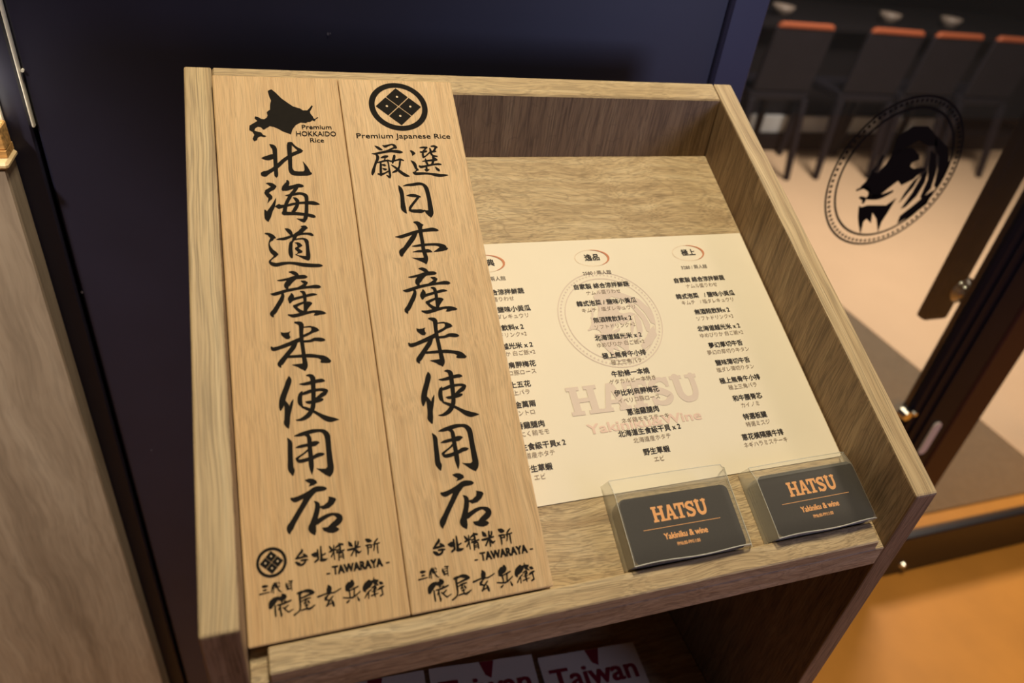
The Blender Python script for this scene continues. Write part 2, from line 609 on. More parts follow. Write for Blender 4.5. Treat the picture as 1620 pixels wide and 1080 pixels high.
# brush strokes: S = centre line x,y,width; P = outline; units of 0.05 mm in the plane they are printed on
GLYPHS = {
    '北':
        'S1177,6986,15 1210,6956,63 1238,6908,68 1238,6789,62 1233,6642,59 1229,6511,59 1228,6431,53 1226,6399,12|S1042'
        ',6740,7 1077,6742,51 1129,6742,80 1172,6760,86 1213,6771,80|S1051,6459,85 1066,6462,97 1117,6490,64 1190,6540,'
        '57 1265,6605,59 1355,6700,56 1418,6751,54 1481,6800,56 1557,6840,57 1619,6867,51 1643,6870,15|S1461,7013,36 14'
        '57,6975,72 1451,6863,69 1448,6751,63 1441,6604,59 1441,6538,65 1466,6479,78 1524,6462,74 1612,6461,73 1678,646'
        '5,81 1720,6461,44|S1451,7006,45 1487,7009,45 1520,6968,32 1563,6919,40 1614,6878,53 1643,6870,15|P1629,6680 16'
        '42,6661 1694,6572 1725,6483 1717,6432 1669,6432 1621,6492 1639,6521 1640,6602',
    '海':
        'S1078,6295,12 1114,6286,42 1156,6263,64 1197,6239,38|S1190,6235,42 1158,6209,64 1119,6187,57 1074,6150,66 1054'
        ',6132,27|S1057,6132,43 1088,6093,63 1115,6051,63 1100,6018,37 1072,5959,6|S1190,6034,6 1170,5971,31 1140,5897,'
        '53 1098,5824,69 1063,5751,92 1050,5700,78 1056,5656,25|S1026,5833,25 1033,5796,43 1036,5752,55|S1375,6332,32 1'
        '379,6301,50 1353,6255,71 1325,6210,78 1304,6180,39|S1304,6191,46 1355,6198,71 1419,6219,60 1483,6237,57 1534,6'
        '248,62 1584,6239,39 1596,6235,16|S1501,6222,52 1464,6161,49 1415,6101,49 1372,6026,51 1334,5951,50 1310,5877,5'
        '5 1295,5803,58 1288,5758,30|S1326,6080,9 1382,6083,34 1471,6103,42 1535,6110,38 1584,6097,46 1618,6062,58 1622'
        ',5997,54 1611,5883,53 1598,5771,56 1578,5689,59 1554,5630,31|P1445,5686 1484,5677 1539,5675 1553,5690 1595,567'
        '3 1572,5622 1549,5615 1517,5628 1476,5663|S1171,5896,11 1195,5895,45 1225,5894,82 1256,5893,52 1331,5906,37 14'
        '25,5930,37 1520,5946,34 1614,5947,42 1702,5941,61 1757,5928,46 1797,5916,12|S1435,6039,9 1464,6020,44 1489,597'
        '7,55 1483,5917,49 1457,5865,54 1428,5821,48 1394,5811,9|S1284,5781,67 1350,5771,52 1442,5768,52 1534,5754,45 1'
        '595,5744,45 1674,5719,53 1710,5703,37 1716,5699,15',
    '道':
        'S1002,5450,19 1043,5439,38 1085,5402,64 1124,5377,30|S1102,5382,47 1078,5349,48 1053,5319,23 1041,5282,19 1044'
        ',5236,29 1067,5166,55 1108,5119,65 1135,5106,37|S1132,5110,34 1105,5078,34 1071,5046,17 1037,5010,23 1029,4988'
        ',30 1058,4957,51 1113,4939,56 1196,4953,48 1292,4958,34 1386,4942,45 1480,4918,57 1608,4899,53 1698,4894,45 17'
        '37,4889,15|S1283,5514,19 1311,5497,49 1340,5461,58 1362,5413,35|S1545,5554,15 1559,5530,53 1512,5485,64 1469,5'
        '444,58 1420,5411,56 1398,5373,53 1374,5328,33 1355,5286,23|P1495,5552 1545,5558 1577,5545 1597,5517 1555,5491 '
        '1516,5524|S1148,5347,11 1196,5351,34 1261,5356,46 1347,5387,38 1427,5411,46 1493,5423,35 1572,5424,35 1617,541'
        '4,47 1649,5397,35 1661,5393,12|S1346,5298,26 1337,5268,48 1323,5176,58 1323,5100,61 1331,5047,33|S1394,5334,23'
        ' 1460,5343,23 1519,5340,31 1554,5304,56 1562,5242,49 1560,5149,52 1559,5073,62 1554,5012,52 1545,4990,19|S1386'
        ',5089,11 1435,5064,19 1491,5038,46 1548,5020,68|P1387,5285 1436,5288 1467,5269 1496,5229 1434,5190 1487,5138 1'
        '479,5115 1420,5103 1392,5085 1422,5126 1384,5181 1389,5200 1426,5217 1414,5264',
    '産':
        'S1274,4813,13 1316,4806,46 1357,4783,57 1384,4756,40|S1109,4690,10 1158,4691,29 1258,4706,37 1359,4724,58 1446'
        ',4727,58 1488,4725,50 1510,4723,17|S1360,4728,55 1299,4682,62 1253,4644,83 1221,4597,70 1231,4551,29|S1422,466'
        '2,10 1467,4642,50 1501,4628,25|S1501,4632,23 1462,4593,47 1417,4567,48 1380,4557,32|S1002,4489,10 1044,4482,44'
        ' 1114,4497,48 1208,4523,44 1315,4541,41 1423,4554,37 1516,4560,37 1603,4563,54 1660,4555,46 1681,4549,12|S1149'
        ',4495,29 1160,4453,45 1133,4382,61 1085,4305,61 1038,4229,65 1000,4184,63 1008,4144,21|S1277,4474,21 1278,4437'
        ',63 1260,4389,78 1249,4345,35|S1251,4374,40 1316,4393,40 1417,4415,36 1519,4436,41 1570,4442,37 1616,4437,10|S'
        '1400,4502,16 1438,4483,46 1450,4424,47 1448,4327,46 1441,4205,49 1423,4166,43|P1475,4341 1523,4329 1546,4307 1'
        '502,4257 1462,4204 1452,4245|S1438,4331,28 1365,4304,36 1306,4276,47|S1300,4281,38 1344,4221,42 1396,4177,55|S'
        '1209,4155,16 1273,4134,48 1365,4147,48 1466,4167,40 1552,4177,36 1621,4159,61 1684,4146,40 1709,4140,10|S1550,'
        '4124,9 1576,4134,39 1613,4147,55',
    '米':
        'S1285,4034,20 1326,4022,47 1365,3991,67 1356,3885,55 1352,3768,52 1356,3651,52 1359,3535,55 1364,3435,65 1361,'
        '3374,68 1354,3329,27|P1192,3418 1260,3422 1328,3423 1370,3434 1395,3401 1383,3353 1354,3325 1314,3341 1270,337'
        '9|P1088,3905 1128,3891 1177,3893 1216,3905 1199,3875 1200,3844 1212,3820 1189,3794 1155,3797 1117,3832 1092,38'
        '65|S1393,3952,14 1446,3955,16 1488,3953,22|P1481,3958 1530,3951 1577,3922 1598,3888 1550,3868 1500,3861 1471,3'
        '851 1459,3868 1490,3897 1493,3929|S1501,3873,31 1436,3843,35 1378,3820,35|S953,3696,21 975,3667,53 1043,3676,4'
        '9 1148,3709,53 1254,3746,57 1318,3771,57 1347,3784,46|S1378,3742,31 1461,3742,35 1526,3760,47 1602,3749,55 164'
        '3,3741,35 1657,3736,12|S1267,3737,56 1233,3670,64 1173,3599,61 1113,3528,64 1060,3465,71 1038,3437,54 1049,340'
        '2,20|S1154,3539,34 1236,3535,38 1338,3533,42 1441,3527,50 1543,3505,46 1603,3480,68 1655,3444,68 1695,3421,30|'
        'P1563,3422 1579,3451 1649,3452 1695,3424 1689,3398 1589,3408',
    '使':
        'S1142,3256,14 1138,3201,68 1101,3103,72 1058,3007,75 1031,2925,78 1011,2851,56 1001,2807,21|S1058,2914,35 1081'
        ',2850,62 1085,2774,76 1073,2676,73 1065,2617,76 1077,2559,27|S1168,2929,9 1145,2873,36 1122,2807,42 1099,2734,'
        '42|S1370,3247,16 1406,3244,39 1442,3208,66 1441,3121,61 1434,3003,61 1423,2888,57 1407,2796,61 1372,2731,62 13'
        '26,2683,60 1266,2653,45 1217,2644,26 1179,2648,8|S1267,3136,8 1324,3130,35 1411,3140,47 1499,3154,47 1557,3156'
        ',48 1589,3148,20|S1290,3027,15 1269,2991,50 1253,2931,60 1254,2868,56 1272,2832,29|S1286,2993,31 1341,3006,43 '
        '1414,3025,43 1508,3030,35 1566,3024,39 1600,3005,46|S1610,2999,30 1575,2972,57 1529,2946,53 1467,2906,38 1429,'
        '2879,30|S1326,2879,15 1357,2870,39 1428,2871,42 1501,2882,43 1538,2890,31|S1271,2816,23 1335,2782,41 1409,2738'
        ',37 1481,2684,45 1548,2633,67 1609,2603,72 1666,2596,46 1719,2587,8',
    '用':
        'S1055,2416,13 1079,2356,58 1074,2260,61 1066,2123,67 1061,2034,73 1073,1985,70 1079,1936,25|S1141,2436,8 1201,'
        '2443,42 1281,2457,53 1368,2471,53 1455,2470,39 1513,2449,55 1548,2394,73 1553,2315,70 1551,2195,70 1550,2055,7'
        '6 1550,1965,82 1537,1898,73 1529,1854,20|P1368,1980 1419,1966 1484,1957 1526,1989 1580,1926 1539,1856 1513,185'
        '6 1476,1879 1416,1936|S1285,2432,34 1313,2414,46 1322,2367,56 1319,2261,56 1319,2157,59 1316,2053,65 1315,1977'
        ',49 1310,1906,6|S1144,2281,8 1200,2288,38 1286,2297,42 1372,2303,67 1420,2311,42 1439,2309,14|S1293,2230,28 12'
        '44,2195,21 1189,2164,24 1151,2138,34|S1141,2136,26 1170,2101,44 1236,2102,48 1335,2120,45 1410,2148,52 1463,21'
        '51,42 1487,2151,14',
    '店':
        'P1216,1848 1271,1859 1320,1849 1357,1820 1364,1788 1320,1769 1254,1760 1279,1793 1245,1817|S1038,1637,29 1079,'
        '1619,63 1158,1640,56 1246,1671,60 1336,1710,71 1408,1710,63 1451,1704,45 1469,1701,15|S1305,1692,67 1235,1628,'
        '74 1170,1535,66 1098,1437,65 1034,1346,69 994,1288,82 981,1248,56 982,1219,20|S1308,1565,11 1339,1524,56 1333,'
        '1458,65 1304,1375,68 1267,1287,79 1252,1239,98 1265,1190,69 1273,1163,27|P1483,1598 1511,1590 1560,1571 1576,1'
        '546 1537,1493 1476,1454 1403,1447 1370,1475 1365,1492 1415,1497 1469,1533 1484,1568|S1311,1301,62 1385,1337,52'
        ' 1459,1365,44 1524,1369,33 1579,1339,64 1593,1300,76 1556,1262,77 1503,1234,66 1458,1212,44|P1370,1223 1445,12'
        '22 1474,1231 1516,1217 1556,1196 1575,1171 1544,1151 1493,1141 1438,1154 1384,1185',
    '厳':
        'S2749,6965,10 2787,6935,44 2822,6905,44 2848,6891,27|S2875,6972,14 2911,6955,47 2964,6975,29 3022,6992,27 3058'
        ',6969,47 3070,6935,51|S3059,6932,32 3011,6911,28 2963,6885,28 2904,6858,32|S2684,6818,8 2739,6815,33 2824,6835'
        ',39 2915,6855,43 2994,6865,44 3077,6858,55 3131,6848,51 3164,6844,27|S2743,6808,19 2766,6769,47 2759,6716,48 2'
        '721,6637,37 2690,6559,43 2665,6488,53 2648,6443,37 2648,6420,14|S2819,6739,19 2857,6752,42 2897,6761,49 2925,6'
        '768,26|S2750,6650,16 2813,6666,29 2870,6682,29 2914,6685,26|S2884,6748,16 2864,6682,22|S2800,6656,28 2794,6584'
        ',36 2784,6506,41 2779,6448,39 2779,6409,22|S2737,6438,26 2782,6428,39 2840,6453,25 2887,6479,24 2910,6492,18|S'
        '2909,6689,24 2919,6636,23 2919,6557,25 2917,6478,34 2918,6407,33 2909,6362,16|S2864,6411,13 2896,6384,39|S2816'
        ',6610,20 2853,6600,40 2869,6597,20|S2818,6542,13 2849,6522,40 2876,6525,16|S3032,6778,38 3025,6748,43 3003,668'
        '8,43 2985,6639,22|S2916,6695,20 2957,6675,27 3002,6678,26 3060,6694,23 3117,6707,34 3165,6687,17|S3116,6701,27'
        ' 3099,6634,33 3081,6569,30 3045,6510,40 2996,6478,33 2961,6462,15|S2964,6602,13 3003,6569,30 3042,6529,39 3085'
        ',6476,49 3134,6430,53 3174,6403,47 3217,6390,13',
    '選':
        'P3293,6878 3327,6874 3357,6851 3378,6820 3356,6800 3318,6773 3316,6820|S3285,6683,10 3316,6646,46 3337,6599,53'
        ' 3345,6540,41 3366,6510,33|S3367,6513,26 3337,6487,18 3312,6467,15|S3291,6458,27 3324,6437,51 3392,6437,47 347'
        '7,6439,37 3560,6428,34 3643,6410,54 3715,6399,54 3784,6402,37 3839,6401,8|S3463,6929,14 3513,6935,31 3576,6932'
        ',31|S3564,6932,31 3542,6898,26 3508,6864,23|S3462,6847,24 3505,6847,34 3559,6861,30|S3498,6840,32 3493,6786,38'
        ' 3492,6746,29|S3496,6749,32 3526,6762,21 3573,6803,21 3613,6840,21|S3654,6956,21 3701,6960,35 3742,6939,32|S37'
        '28,6942,34 3704,6901,34 3674,6860,28|S3625,6915,22 3630,6874,36 3629,6833,38 3645,6786,31 3682,6769,28 3722,67'
        '62,17|S3631,6847,34 3673,6854,30 3714,6860,20|S3522,6712,21 3527,6658,37 3542,6604,31|S3653,6765,36 3653,6711,'
        '40 3636,6657,39 3610,6604,33|S3469,6669,13 3536,6678,23 3629,6688,34 3699,6694,27|S3656,6731,42 3700,6697,35|S'
        '3405,6579,27 3428,6562,40 3498,6575,33 3587,6597,30 3663,6610,27 3721,6613,34 3763,6606,14|S3514,6571,23 3513,'
        '6525,35 3507,6491,34|S3482,6512,17 3511,6495,37 3557,6517,9|S3658,6560,13 3683,6523,44 3707,6493,41 3717,6482,'
        '14',
    '日':
        'S3022,6219,13 3043,6153,63 3051,6041,64 3043,5904,69 3041,5808,80 3062,5746,45 3074,5726,20|S3090,6211,7 3155,'
        '6227,35 3240,6233,49 3339,6249,50 3409,6233,47 3448,6172,67 3462,6067,67 3465,5927,68 3461,5789,80 3459,5699,6'
        '6 3444,5638,18|P3357,5778 3385,5760 3421,5762 3492,5719 3444,5638 3411,5660 3372,5716|S3121,6036,8 3181,6038,4'
        '6 3258,6030,53 3332,6007,21|S3309,6014,36 3258,5953,39 3200,5886,39 3149,5819,41 3137,5778,35|S3133,5771,35 31'
        '81,5756,55 3252,5751,59 3305,5749,65 3354,5754,27',
    '本':
        'S3169,5556,24 3208,5543,63 3242,5503,81 3243,5441,66 3242,5318,59 3245,5203,58 3241,5090,59 3252,4991,62 3258,'
        '4916,61 3243,4846,33|P3243,5554 3307,5505 3283,5478 3256,5503|P3039,4950 3104,4939 3217,4937 3250,4976 3277,48'
        '92 3250,4845 3224,4847 3150,4892 3089,4925|S2846,5313,8 2912,5313,42 2946,5316,52 3051,5349,52 3157,5383,49 32'
        '61,5402,49 3365,5413,58 3435,5418,63 3501,5404,40 3521,5399,12|S3169,5375,53 3116,5293,73 3034,5190,73 2962,51'
        '04,67 2909,5054,85 2898,5002,52|S3074,5143,8 3135,5144,30 3230,5155,41 3360,5160,38 3474,5151,47 3543,5113,86 '
        '3586,5080,70 3610,5079,23|P3387,5029 3479,5093 3511,5122 3584,5111 3596,5061 3545,5040 3455,5030|S3073,5044,7 '
        '3161,5052,34 3242,5052,45 3309,5052,57 3360,5035,19',
    '台北精米所':
        'S1106,1002,18 1103,980,29 1065,946,23 1036,910,23|S1025,908,15 1076,910,21 1136,918,23|S1120,944,21 1150,919,2'
        '5 1164,906,11|S1084,875,15 1125,877,21 1165,872,13|S1025,864,21 1055,840,35 1080,824,22 1117,836,23 1138,866,1'
        '9|S1221,922,22 1250,917,52 1276,916,45|S1288,967,19 1286,907,22 1286,862,22|S1246,832,19 1285,855,23|S1329,100'
        '1,16 1326,923,24 1324,841,30|S1321,841,33 1365,837,26 1395,843,9|S1333,891,15 1376,910,15|S1432,984,15 1448,95'
        '5,25 1461,937,22|S1485,986,14 1479,927,16 1479,821,13|S1429,920,17 1472,932,19 1503,938,14|S1477,912,14 1442,8'
        '58,15|S1505,960,15 1561,988,23 1595,983,19|S1551,1002,15 1557,951,22 1555,891,15|S1513,924,15 1564,939,15|S151'
        '0,898,17 1603,913,15|S1535,887,14 1530,805,15|S1534,872,12 1581,886,16 1586,814,15|S1543,851,9 1577,857,9|S154'
        '1,833,9 1575,834,9|S1669,997,19 1685,964,41 1705,945,18|S1749,991,19 1742,927,21 1740,813,15|S1783,982,19 1775'
        ',948,19 1745,923,17|S1647,905,19 1697,908,23 1799,921,14|S1727,899,19 1681,831,17|S1749,895,15 1771,853,26 180'
        '8,866,9|S1881,992,23 1910,976,45 1940,967,23|S1868,921,14 1907,922,19 1946,919,11|S1887,918,17 1892,863,19 188'
        '6,811,14|S1895,889,12 1942,893,12|S1941,916,12 1934,887,14|S2024,980,14 1983,940,20 1973,888,17 1960,844,14|S1'
        '961,917,12 2040,926,14|S2012,920,14 2009,866,17 2009,805,12',
    '俵屋':
        'S625,654,18 649,652,30 681,651,15|S636,609,18 666,611,13|S589,571,15 624,574,13 698,578,9|S765,674,13 748,644,'
        '26 728,608,15 720,571,13|S748,619,12 744,559,12|S767,666,15 772,635,24|S785,673,11 791,621,14 807,578,14 836,5'
        '55,7|S766,616,10 819,626,10|S807,669,12 821,653,10|S893,643,12 895,612,24 910,574,19|S902,575,18 943,578,10|S9'
        '22,663,10 965,658,13|S955,657,13 950,607,11 951,551,9|S912,634,9 948,638,8|S915,608,8 946,610,8|S786,496,31 75'
        '0,478,57 713,446,62 698,409,41|S838,527,19 861,497,51 825,484,46 785,487,30|S834,477,30 827,444,20|S775,416,13'
        ' 830,418,18 891,432,18 931,442,15|S852,444,10 877,447,9|S750,414,17 748,360,20 749,298,17|S809,407,15 786,362,'
        '14|S806,398,15 807,348,17 812,288,19|S826,310,8 810,298,16|S897,393,13 855,364,18|S836,377,14 864,347,14 893,3'
        '14,14|S891,315,14 947,336,10|S1012,504,21 1058,511,31|S1038,505,30 1033,455,25 1033,395,23 1028,336,18 1009,30'
        '0,16 952,269,16|S1058,511,15 1105,517,30 1154,506,39 1193,483,29|S1188,479,26 1135,466,21 1052,444,16|S1051,40'
        '6,11 1096,423,18 1155,430,13|S1105,416,16 1079,376,18|S1124,398,19 1135,375,19|S1084,350,13 1120,353,13|S1102,'
        '382,13 1104,321,15|S1035,305,11 1096,315,18 1136,308,23 1200,338,10',
    '玄兵衛':
        'S1372,528,21 1380,497,55 1372,454,50 1371,438,33|S1240,422,19 1290,432,17 1358,444,14 1429,438,15 1516,469,11|'
        'S1355,417,17 1330,392,31 1323,374,22|S1323,377,18 1360,362,16|S1414,398,14 1371,357,20 1332,300,17|S1329,303,1'
        '4 1384,322,12|S1398,352,16 1406,323,29 1413,287,21|S1654,529,34 1646,503,69 1606,477,69 1589,447,46|S1607,438,'
        '22 1613,393,17 1611,344,17|S1623,427,11 1675,442,17 1719,456,14|S1672,437,17 1660,357,16|S1531,359,12 1602,343'
        ',15 1658,346,17 1740,394,11|S1599,314,14 1572,297,20|S1700,339,11 1712,298,22 1719,288,8|S1857,492,35 1823,448'
        ',69 1796,409,51 1798,381,17|S1878,471,46 1850,432,35|S1919,523,9 1913,482,23|S1908,483,33 1941,476,45 1965,483'
        ',17|S1927,457,32 1964,428,10|S1881,409,14 1923,424,19 1925,396,28|S1873,391,11 1830,364,17 1786,309,13|S1838,3'
        '62,16 1830,297,14|S1908,393,23 1907,344,23 1910,299,10|S1864,319,14 1952,335,8|S1876,366,8 1933,367,8|S1979,45'
        '6,16 1998,446,35 2017,437,16|S1951,374,14 1988,390,26 2027,402,14|S1999,388,17 2003,326,16 2005,309,17|S2006,3'
        '11,16 1973,298,17',
    'map':
        'P1219,7994 1276,8026 1331,7968 1405,7863 1456,7810 1524,7747 1576,7701 1674,7667 1717,7630 1782,7632 1824,7682'
        ' 1857,7731 1874,7713 1840,7647 1818,7611 1827,7564 1855,7517 1865,7476 1888,7470 1919,7504 1939,7495 1892,7464'
        ' 1875,7429 1839,7446 1809,7416 1762,7410 1742,7392 1660,7402 1582,7349 1529,7267 1499,7175 1469,7192 1390,7226'
        ' 1323,7277 1254,7316 1201,7327 1154,7292 1107,7257 1067,7308 1023,7313 985,7279 974,7239 1008,7222 1068,7206 1'
        '092,7161 1139,7139 1106,7121 1055,7138 1014,7115 1002,7070 960,7042 937,7087 968,7160 946,7216 900,7250 909,73'
        '29 955,7364 1011,7405 1030,7422 989,7467 1000,7502 1044,7491 1086,7457 1130,7452 1168,7482 1184,7523 1175,7586'
        ' 1224,7634 1235,7728 1255,7811 1234,7893',
    'bull':
        'P16812,896 17048,849 17175,1110 17248,1369 17443,1496 17822,1581 18216,1366 18292,1234 18069,1148 18076,1037 1'
        '8225,970 18532,1011 18753,920 18525,832 18405,653 18061,476 17874,615 17728,482 17551,303 17447,190 17209,127 '
        '16951,315 16614,457 16736,633 16774,765|P17248,1369 17183,1874 17543,2166 18069,2171 18486,1923 18721,1625 183'
        '92,1625 17969,1794 17774,1667 17496,1496|P18486,1923 19136,1582 19466,1093 19489,637 19427,359 19283,455 19177'
        ',915 18961,1319 18637,1582|P18551,1495 18823,1364 19119,871 19224,362 19086,59 18968,86 18943,645|P18665,830 1'
        '8794,897 18883,554 18813,136 18600,-190 18429,-271 18587,235|P18431,607 18591,795 18537,422 18351,53 18259,-86'
        ' 18303,241|P19351,313 19362,-115 19030,-444 18557,-732 18531,-477 18862,-150 19102,130|S16552,368,80 16785,431'
        ',76 17005,314,72 17072,130,92|S16773,137,85 16932,87,122 16952,-5,108|S17045,131,129 17472,144,153 17828,297,8'
        '8|P16897,-166 17164,-103 17832,-122 18098,106 18017,-364 17945,-651 17985,-996 17694,-546 17452,-347 17572,-68'
        '6 17327,-533 17264,-627 17354,-970 17125,-622|S16886,-142,56 17048,-524,55 17325,-969,32|S16955,1327,85 16903,'
        '1026,87 16812,896,74',
}

# ------------------------------------------------------------------ the setting
A = 0.44122            # slope of the lectern top
CA, SA = cos(A), sin(A)
FZ = -1.0              # floor level (z = 0 is the front edge of the lectern's rim)


def tray(u, s_, n):
    return (u, s_ * CA - n * SA, s_ * SA + n * CA)


def slab(name, x0, x1, y0, y1, z0, z1, m, parent=None, bevel=0.0):
    bm = bmesh.new()
    box(bm, x0, x1, y0, y1, z0, z1, bevel)
    return link_mesh(name, bm, m, parent)


struct(slab('floor', -3.0, 7.0, -3.0, 6.2, FZ - 0.05, FZ, M_floor))
struct(slab('floor_inner', 2.195, 7.0, 0.62, 6.2, FZ, FZ + 0.003, M_beige))
bpy.data.objects['floor_inner'].name = 'floor.001'
struct(slab('wall_back', -0.1345, 0.54, 0.477, 0.56, FZ, 2.2, M_wall, bevel=0.002))
w = struct(slab('wall_left', -3.0, -0.1385, 0.477, 0.56, FZ, 2.2, M_wall, bevel=0.002))
struct(slab('wall_groove', -0.145, -0.128, 0.492, 0.55, FZ, 2.2, M_dark))
bpy.data.objects['wall_groove'].name = 'trim_1'
struct(slab('trim_2', 0.5405, 0.588, 0.471, 0.565, FZ, 2.2, M_jamb, bevel=0.003))  # jamb post, its blue is painted sheen
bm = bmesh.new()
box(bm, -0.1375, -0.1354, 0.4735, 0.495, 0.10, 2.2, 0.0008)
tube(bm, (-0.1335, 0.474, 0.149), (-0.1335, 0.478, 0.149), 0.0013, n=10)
struct(link_mesh('glint_strip_1', bm, M_glint))  # strip and bead shaped as the glint of light in the groove
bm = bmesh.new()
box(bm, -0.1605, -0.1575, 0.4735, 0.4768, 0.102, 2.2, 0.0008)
struct(link_mesh('glint_strip_2', bm, M_glint))  # second bright stripe, again a reflection built as a strip
bm = bmesh.new()      # small pale dots and a scuff on the wall
for x, z, r in ((-0.134, -0.072, .0012), (0.12, 0.19, .001), (0.122, 0.1905, .0006), (-0.105, -0.30, .0008)):
    for k in range(1):
        f = bm.faces.new([bm.verts.new((x + r * cos(i * pi / 4), 0.4765, z + 1.5 * r * sin(i * pi / 4))) for i in range(8)])
outline(bm, [(-0.138, -0.4255), (-0.08, -0.4335), (-0.08, -0.4355), (-0.138, -0.4275)], 0.0)
for v in bm.verts:
    if v.co.y < 0.4 and abs(v.co.z) < 1e-9:
        v.co = (v.co.x, 0.4764, v.co.y)
struct(link_mesh('trim_5', bm, plain('scuff_and_pale_dots', srgb(92, 88, 100), 0.8)))
struct(slab('wall_far', -0.6, 7.0, 6.1, 6.2, FZ, 2.2, M_dark))
bpy.data.objects['wall_far'].name = 'wall_rear'
struct(slab('ceiling', -3.0, 7.0, -3.0, 6.2, 2.2, 2.25, plain('dark_ceiling_paint', srgb(60, 56, 54), 0.8)))
struct(slab('wall_right', 6.9, 7.0, 0.6, 6.1, FZ, 2.2, M_dark))

mat_ = slab('entrance_mat', 0.60, 2.19, 0.62, 3.2, FZ, FZ + 0.006, M_mat, bevel=0.002)
tag(mat_, 'grey brown carpet mat on the floor just behind the glass door', 'mat')

# ---- glass doors
GY = 0.488
d1 = struct(empty('door_1', (0.90, GY, FZ)))


def dpart(name, x0, x1, y0, y1, z0, z1, m, par, bevel=0.0):
    l = par.location
    return slab(name, x0 - l.x, x1 - l.x, y0 - l.y, y1 - l.y, z0 - l.z, z1 - l.z, m, par, bevel)


dpart('glass_pane', 0.588, 1.20, 0.485, 0.491, FZ + .13, 2.2, M_glass, d1)
dpart('bottom_rail', 0.588, 1.172, 0.477, 0.503, FZ + .002, FZ + .14, M_rail, d1, .002)
st_ = dpart('stile', 1.172, 1.300, 0.477, 0.503, FZ + .002, 2.2, M_frame, d1, .006)
bm = bmesh.new()       # narrow raised lip along the stile
for x in (1.196, 1.226):
    box(bm, x - .90, x + .006 - .90, 0.473 - GY, 0.478 - GY, .01, 2.6, .0015)
o = link_mesh('stile_bead', bm, M_frame, st_)
bm = bmesh.new()       # lock plate
pts = []
for i in range(20):
    an = 2 * pi * i / 20
    pts.append((1.264 + .0100 * cos(an), -0.515 + .0100 * sin(an) + (.032 if sin(an) > 0 else -.032)))
v0 = [bm.verts.new((x - .90, 0.4735 - GY, z - FZ)) for x, z in pts]
v1 = [bm.verts.new((x - .90, 0.4775 - GY, z - FZ)) for x, z in pts]
bm.faces.new(v0)
for i in range(20):
    bm.faces.new((v0[i], v1[i], v1[(i + 1) % 20], v0[(i + 1) % 20]))
o = link_mesh('lock_plate', bm, plain('satin_steel', srgb(214, 200, 188), 0.5), st_)
bm = bmesh.new()
tube(bm, (1.160 - .9, 0.485 - GY, -0.437 - FZ), (1.160 - .9, 0.470 - GY, -0.437 - FZ), .014, .010, 16)
tube(bm, (1.172 - .9, 0.472 - GY, -0.431 - FZ), (1.172 - .9, 0.466 - GY, -0.431 - FZ), .006, .004, 10)
o = link_mesh('door_knob', bm, M_chrome, d1)
bm = bmesh.new()       # pull bar standing off on the inner side
box(bm, 1.165 - .9, 1.222 - .9, 0.538 - GY, 0.560 - GY, -0.268 - FZ, 1.1 - FZ, .006, 2)
ph = link_mesh('pull_handle', bm, M_frame, d1)
bm = bmesh.new()
lathe(bm, [(.018, 0), (.025, .004), (.025, .012), (.019, .016), (.019, .034), (.024, .038), (.024, .047), (.016, .05)], 18)
for v in bm.verts:
    x, y, z = v.co
    v.co = (1.209 - .9 + x, 0.540 - GY - z, -0.200 - FZ + y)
link_mesh('standoff', bm, M_chrome, ph, True)
# bull emblem printed on the glass
bm = bmesh.new()
CX, CZ, RR = 0.8815, 0.0405, 0.1095
draw_glyph(bm, GLYPHS['bull'], 0.0)
annulus(bm, CX, CZ, RR - .0032, RR, 0.0, 72)
annulus(bm, CX, CZ, RR * .865 - .0034, RR * .865, 0.0, 72)
for i in range(80):
    an = 2 * pi * i / 80
    disc(bm, CX + RR * .935 * cos(an), CZ + RR * .935 * sin(an), .0026, 0.0, 6)
for v in bm.verts:
    v.co = (v.co.x - .90, 0.4842 - GY, v.co.y - FZ)
link_mesh('bull_emblem', bm, plain('black_vinyl_film', srgb(14, 11, 14), 0.8, spec=.1), d1)

d2 = struct(empty('door_2', (1.75, GY, FZ)))
dpart('stile', 1.3035, 1.385, 0.477, 0.503, FZ + .002, 2.2, M_frame_lit, d2, .006)  # reddish tone is painted floor reflection
dpart('bottom_rail', 1.385, 2.30, 0.477, 0.503, FZ + .002, FZ + .14, M_rail, d2, .003)
dpart('glass_pane', 1.38, 2.30, 0.486, 0.490, FZ + .13, 2.2, M_glass, d2)
dpart('stile', 2.30, 2.40, 0.477, 0.503, FZ + .002, 2.2, M_frame, d2, .006)
bm = bmesh.new()
tube(bm, (1.443 - 1.75, 0.478 - GY, .035), (1.443 - 1.75, 0.470 - GY, .035), .010, .007, 14)
link_mesh('pivot_cap', bm, M_chrome, d2)

# ------------------------------------------------------------------ dining room beyond the glass
ct = tag(empty('bar_counter', (3.7, 3.62, FZ)), 'long dark counter with a grey kick plate in front of the chairs', 'counter')
slab('counter_top', -1.45, 1.6, -0.39, 0.42, .70, .735, M_dark, ct, .004)
slab('counter_body', -1.4, 1.55, -0.29, 0.30, .20, .70, M_dark, ct)
slab('kick_plate', -1.0, 0.62, -0.32, -0.2905, .105, .205, M_kick, ct, .002)
slab('plinth', -1.4, 1.55, -0.35, 0.25, .0, .10, M_dark, ct)


